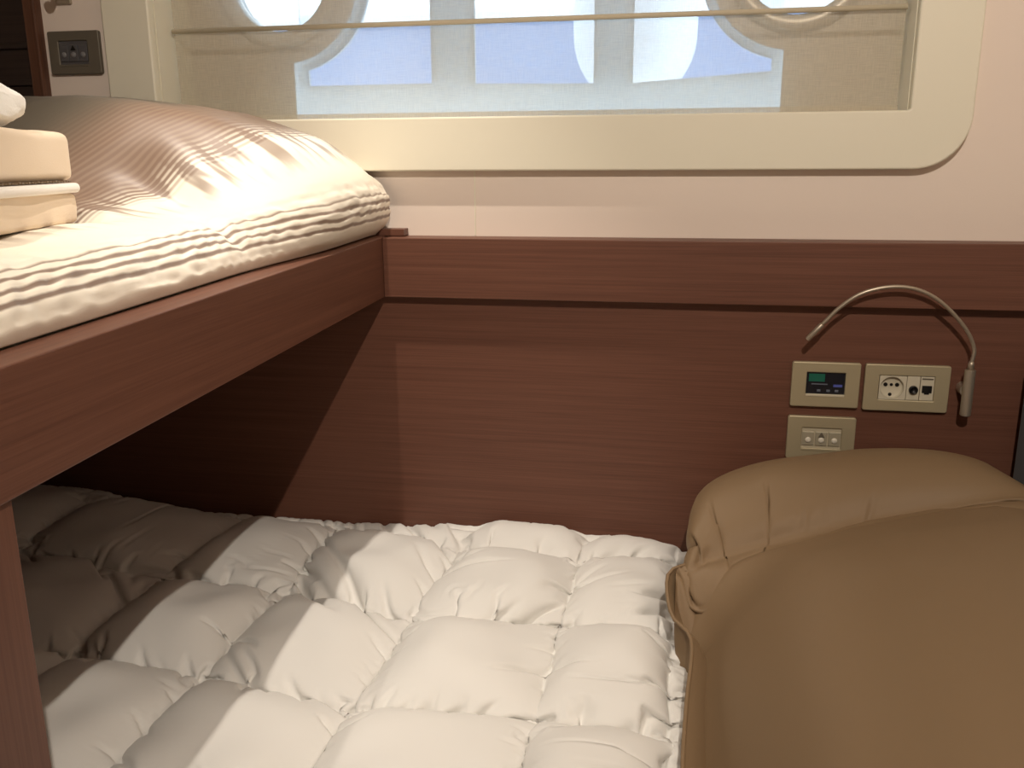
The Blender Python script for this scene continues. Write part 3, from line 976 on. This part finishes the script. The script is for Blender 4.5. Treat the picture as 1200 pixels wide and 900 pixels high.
def build_spread():
    nu, nv = 260, 300
    Lx = 1.42
    s = np.linspace(0, 1, nu) ** 1.25 * Lx                   # distance from the hem, measured over the cloth
    y = np.linspace(-1.55, 0.008, nv)
    # cross-sections: distance over the cloth -> (x offset inwards, height)
    sA = [0.0, 0.015, 0.04, 0.08, 0.14, 0.22, 0.35, 0.6, 1.0, 1.45]
    xA = [0.010, 0.004, 0.012, 0.042, 0.098, 0.176, 0.305, 0.555, 0.95, 1.38]
    zA = [0.000, 0.014, 0.037, 0.060, 0.073, 0.076, 0.076, 0.075, 0.074, 0.074]
    sB = [0.0, 0.02, 0.06, 0.11, 0.17, 0.24, 0.34, 0.5, 0.75, 1.0, 1.45]
    xB = [0.004, -0.016, -0.026, -0.008, 0.034, 0.090, 0.182, 0.330, 0.575, 0.82, 1.25]
    zB = [0.000, 0.020, 0.058, 0.105, 0.146, 0.180, 0.214, 0.236, 0.246, 0.246, 0.236]
    ax, az = pchip_like(sA, xA, s), pchip_like(sA, zA, s)
    bx, bz = pchip_like(sB, xB, s), pchip_like(sB, zB, s)
    S, Y = np.meshgrid(s, y, indexing='ij')
    h = smooth01(-0.52, -0.20, Y + 0.12 * smooth01(0.1, 0.5, S))
    Xo = ax[:, None] * (1 - h) + bx[:, None] * h
    Zo = az[:, None] * (1 - h) + bz[:, None] * h
    # the hump drops a little against the wall
    Zo -= 0.03 * smooth01(-0.06, 0.01, Y) * smooth01(0.05, 0.2, S)
    nz = fnoise(S, Y, 5.0, 1.7, 3)
    edge = smooth01(0.0, 0.03, S)
    Zo += 0.007 * nz * smooth01(0.03, 0.2, S)
    # fold where the hump begins, running inwards from the hem
    g1 = lambda y0, sg: np.exp(-((Y - y0 - 0.05 * (S - 0.25)) / sg) ** 2)
    f1 = smooth01(0.12, 0.20, S) * (1 - smooth01(0.27, 0.36, S))
    f2 = smooth01(0.16, 0.23, S) * (1 - smooth01(0.28, 0.36, S))
    Zo += (-0.012 * g1(-0.425, 0.022) + 0.009 * g1(-0.375, 0.025)) * f1
    Zo += (-0.008 * g1(-0.56, 0.020) + 0.006 * g1(-0.515, 0.022)) * f2
    Zo += (-0.006 * g1(-0.47, 0.012) * smooth01(0.02, 0.05, S) * (1 - smooth01(0.12, 0.16, S)))
    # puckered band along the hem
    pk = np.sin(S * 2 * math.pi / 0.015 + 1.5) * 0.0005 + 0.0011 * np.sin(Y * 150 + 9 * np.sin(Y * 13) + 3 * np.sin(S * 60)) * np.sin(S * 90)
    pk += 0.0022 * fnoise(S * 2.0, Y, 30.0, 5.5, 3)
    band = smooth01(0.004, 0.02, S) * (1 - smooth01(0.09, 0.12, S))
    # pleated stripes beyond the wide cream band
    pl = np.sin(S * 2 * math.pi / 0.0105) * 0.0003 * smooth01(0.22, 0.25, S) * (1 - smooth01(0.48, 0.62, S))
    Z = np.maximum(1.1185 + Zo + pk * band + pl, 1.1195)
    Z -= SAG * np.maximum(0, -0.03 - Y)
    Xw = -0.570 + 0.017 * h - Xo + pk * band * 0.8
    P = np.dstack([Xw, Y, Z])
    return P, np.dstack([S, Y])
SP, SUV = build_spread()
mt = new_mat('striped_satin', rough=0.45, metal=0.0, spec=0.4, sheen=0.1)
t = NT(mt)
tc = t.n('ShaderNodeTexCoord')
sep = t.n('ShaderNodeSeparateXYZ')
t.l(tc.outputs['UV'], sep.inputs[0])
wv = t.noise(t.coord('UV', (1.0, 1.0, 1.0)), 9.0, 2.0)
S_ = t.math('ADD', sep.outputs['X'], t.math('MULTIPLY', t.math('SUBTRACT', wv, 0.5), 0.008))
cream, rose, taupe = rgb(250, 242, 226), rgb(124, 99, 84), rgb(102, 94, 82)
def stripes(period, duty, soft=0.1):
    fr_ = t.math('FRACT', t.math('DIVIDE', S_, period))
    tri = t.math('ABSOLUTE', t.math('SUBTRACT', fr_, 0.5))
    mrn = t.n('ShaderNodeMapRange', interpolation_type='SMOOTHSTEP')
    mrn.inputs['From Min'].default_value = duty / 2 - soft
    mrn.inputs['From Max'].default_value = duty / 2 + soft
    t.l(tri, mrn.inputs['Value'])
    return mrn.outputs[0]
def win_(a, b, soft=0.006):
    m_a = t.n('ShaderNodeMapRange', interpolation_type='SMOOTHSTEP')
    m_a.inputs['From Min'].default_value = a - soft; m_a.inputs['From Max'].default_value = a + soft
    t.l(S_, m_a.inputs['Value'])
    m_b = t.n('ShaderNodeMapRange', interpolation_type='SMOOTHSTEP')
    m_b.inputs['From Min'].default_value = b - soft; m_b.inputs['From Max'].default_value = b + soft
    t.l(S_, m_b.inputs['Value'])
    return t.math('MULTIPLY', m_a.outputs[0], t.math('SUBTRACT', 1.0, m_b.outputs[0]))
hem_st = t.math('MULTIPLY', t.math('SUBTRACT', 1.0, stripes(0.0150, 0.42, 0.12)), win_(0.030, 0.083, 0.003))
mid_st = t.math('MULTIPLY', t.math('SUBTRACT', 1.0, stripes(0.0105, 0.55, 0.16)), win_(0.235, 0.50, 0.02))
# crosswise shimmer bars woven into the cream band
crs = t.noise(t.coord('UV', (7.0, 44.0, 1.0)), 1.0, 2.0)
crr = t.n('ShaderNodeMapRange', interpolation_type='SMOOTHSTEP')
crr.inputs['From Min'].default_value = 0.47; crr.inputs['From Max'].default_value = 0.60
t.l(crs, crr.inputs['Value'])
dash = t.math('MULTIPLY', crr.outputs[0], t.math('MULTIPLY', win_(0.165, 0.28, 0.03), 0.8))
brown = t.math('MINIMUM', 1.0, t.math('ADD', t.math('ADD', hem_st, mid_st), dash))
plain = t.n('ShaderNodeMapRange', interpolation_type='SMOOTHSTEP')
plain.inputs['From Min'].default_value = 0.36; plain.inputs['From Max'].default_value = 0.50
t.l(S_, plain.inputs['Value'])
c1 = t.mix(t.math('MULTIPLY', brown, 0.9), cream, rose)
toned = t.mix(win_(0.26, 0.6, 0.04), c1, t.mix(t.math('MULTIPLY', brown, 0.75), rgb(142, 120, 102), rose))
c2 = t.mix(plain.outputs[0], toned, taupe)
t.l(c2, t.b.inputs['Base Color'])
fine = t.noise(t.coord('UV', (700.0, 120.0, 1.0)), 1.0, 2.0)
t.bump(fine, 0.12, 0.0006)
SB = SP[::20, ::20].copy()
SB[..., 2] = 1.0905 - SAG * np.maximum(0, -0.03 - SB[..., 1])
SB[..., 0] = np.minimum(SB[..., 0], -0.585)
Sb = np.stack([SP[0], np.concatenate([SP[0][:, :2] + [[-0.012, 0]], 1.1185 - SAG * np.maximum(0, -0.03 - SP[0][:, 1:2])], 1)], 0)
spr = grid_mesh('bedspread', SP, mt, uv=SUV, flip=True, close=[(SB, False), (Sb, False)])
tag(spr, 'striped cream and mauve satin bedspread heaped over the upper berth', 'bedspread')

# ------------------------------------------------------------------ folded towels on the upper berth
TA = math.radians(-15.0)                                   # direction of the visible long side
corner = Vector((-0.752, -0.567, 1.1755))
def towel_obj(name, L, Dp, H, mat, lift, rad, sag=0.0, seed=0.0, off=(0, 0)):
    """soft folded bundle: rounded box, local x along the long side (0 at the far corner, negative = nearer), y = depth away"""
    o = empty(name, corner + Vector((0, 0, lift)), (0, 0, math.pi / 2 - TA))
    nx_, npf = 60, 64
    ring = []
    pts = []
    # outline of the section in (y, z)
    hw, hh = Dp / 2, H / 2
    for k in range(npf):
        a = 2 * math.pi * k / npf
        ca, sa = math.cos(a), math.sin(a)
        e = 0.22
        pts.append((hw + hw * math.copysign(abs(ca) ** e, ca), hh + hh * math.copysign(abs(sa) ** e, sa)))
    xs = np.concatenate([np.linspace(0, rad, 8) , np.linspace(rad, L - rad, nx_ - 16)[1:-1], np.linspace(L - rad, L, 8)])
    bm = bmesh.new()
    rings = []
    for x in xs:
        dd = min(x, L - x)
        k = 1.0 if dd >= rad else math.sqrt(max(0.0, 1 - ((rad - dd) / rad) ** 2))
        ins_ = rad * (1 - k)
        rr = []
        for (yy, zz) in pts:
            fy = (yy - hw) / hw; fz = (zz - hh) / hh
            yv = hw + fy * (hw - ins_); zv = hh + fz * (hh - ins_ * 0.55)
            nz_ = mnoise.fractal(Vector((x * 9 + seed, yv * 14, zv * 14)), 1.0, 2.0, 3)
            zv += 0.004 * nz_ * (1 if fz > 0 else 0) - sag * (x / L) * (1 if fz > 0 else 0)
            yv += 0.003 * mnoise.fractal(Vector((x * 11 + seed, zv * 20, 7.7)), 1.0, 2.0, 2)
            rr.append(bm.verts.new((-x + off[0], yv + off[1], zv)))
        rings.append(rr)
    for a, b in zip(rings[:-1], rings[1:]):
        for k in range(npf):
            bm.faces.new((a[k], a[(k + 1) % npf], b[(k + 1) % npf], b[k]))
    bm.faces.new(list(reversed(rings[0])))
    bm.faces.new(rings[-1])
    bmesh.ops.recalc_face_normals(bm, faces=bm.faces)
    link_mesh('folded_cloth', bm, mat, o, True)
    return o
t1 = towel_obj('folded_towel', 0.52, 0.26, 0.045, M['cream_towel'], 0.0, 0.008, 0.0, 1.0)
tag(t1, 'cream folded towel with a white hem, lowest of the stack on the upper berth', 'towel', 'towels stacked on the upper berth')
bm = bmesh.new()
add_box(bm, (-0.52, -0.006, 0.040), (0.001, 0.24, 0.052), 0.005, 3)
link_mesh('white_hem', bm, M['white_hem'], t1, True)
t2 = towel_obj('folded_towel', 0.52, 0.25, 0.062, M['cream_towel'], 0.0525, 0.014, 0.0, 4.0, (0.010, 0.004))
tag(t2, 'plump cream folded towel lying between the hemmed towel and the white terry one', 'towel', 'towels stacked on the upper berth')
bm = bmesh.new()
for k in range(40):
    x = -0.02 - k * 0.008
    add_box(bm, (x, -0.0005, 0.0005 + 0.0006 * (k % 2)), (x + 0.0055, 0.010, 0.0022 + 0.0006 * (k % 3)))
link_mesh('stitched_edge', bm, M['thread'], t2)
t3 = empty('folded_towel', corner + Vector((0, 0, 0.113)), (0, 0, math.pi / 2 - TA))
tag(t3, 'rolled white terry towel on top of the cream stack at the left edge', 'towel', 'towels stacked on the upper berth')
bm = bmesh.new()
bmesh.ops.create_icosphere(bm, subdivisions=6, radius=1.0)
for v in bm.verts:
    c = v.co
    e = 0.75
    p = Vector([math.copysign(abs(q) ** e, q) for q in c])
    f = 1 + 0.09 * mnoise.noise(c * 1.7) + 0.03 * mnoise.noise(c * 4.0) + 0.006 * mnoise.noise(c * 50) + 0.005 * mnoise.noise(c * 100)
    v.co = Vector((p.x * 0.15 * f - 0.172, p.y * 0.085 * f + 0.095, p.z * 0.031 * f + 0.029))
link_mesh('rolled_cloth', bm, M['terry'], t3, True)

# ------------------------------------------------------------------ light
def spot(name, loc, to, power, col, angle, blend=0.35, size=0.012):
    ld = bpy.data.lights.new(name, 'SPOT')
    ld.energy = power
    ld.color = col
    ld.spot_size = math.radians(angle)
    ld.spot_blend = blend
    ld.shadow_soft_size = size
    o = bpy.data.objects.new(name, ld)
    o.location = loc
    o.rotation_euler = (Vector(to) - Vector(loc)).to_track_quat('-Z', 'Y').to_euler()
    COL.objects.link(o)
    return o
WARM = (1.0, 0.895, 0.775)
spot('overhead_spot', (-0.535, -0.335, ZC - 0.02), (-0.50, -0.31, 0.5), 52, WARM, 62, 0.9)
spot('overhead_spot', (0.19, -1.83, ZC - 0.02), (0.10, -0.15, 1.05), 76, WARM, 118, 0.95)
spot('overhead_spot', (-0.88, -1.00, ZC - 0.02), (-0.80, -0.86, 1.17), 22, WARM, 46, 1.0)  # added fill lamp, no known fixture: brightens the front of the bedspread

world = bpy.data.worlds.new('world')
scene.world = world
world.use_nodes = True
bg = world.node_tree.nodes['Background']
bg.inputs['Color'].default_value = (0.86, 0.95, 1.0, 1)
bg.inputs['Strength'].default_value = 3.3

scene.view_settings.view_transform = 'Standard'
scene.view_settings.look = 'None'
scene.view_settings.exposure = 0.0
scene.view_settings.gamma = 1.0
scene.view_settings.use_curve_mapping = False
scene.cycles.use_denoising = True
scene.cycles.max_bounces = 10
scene.cycles.transparent_max_bounces = 12
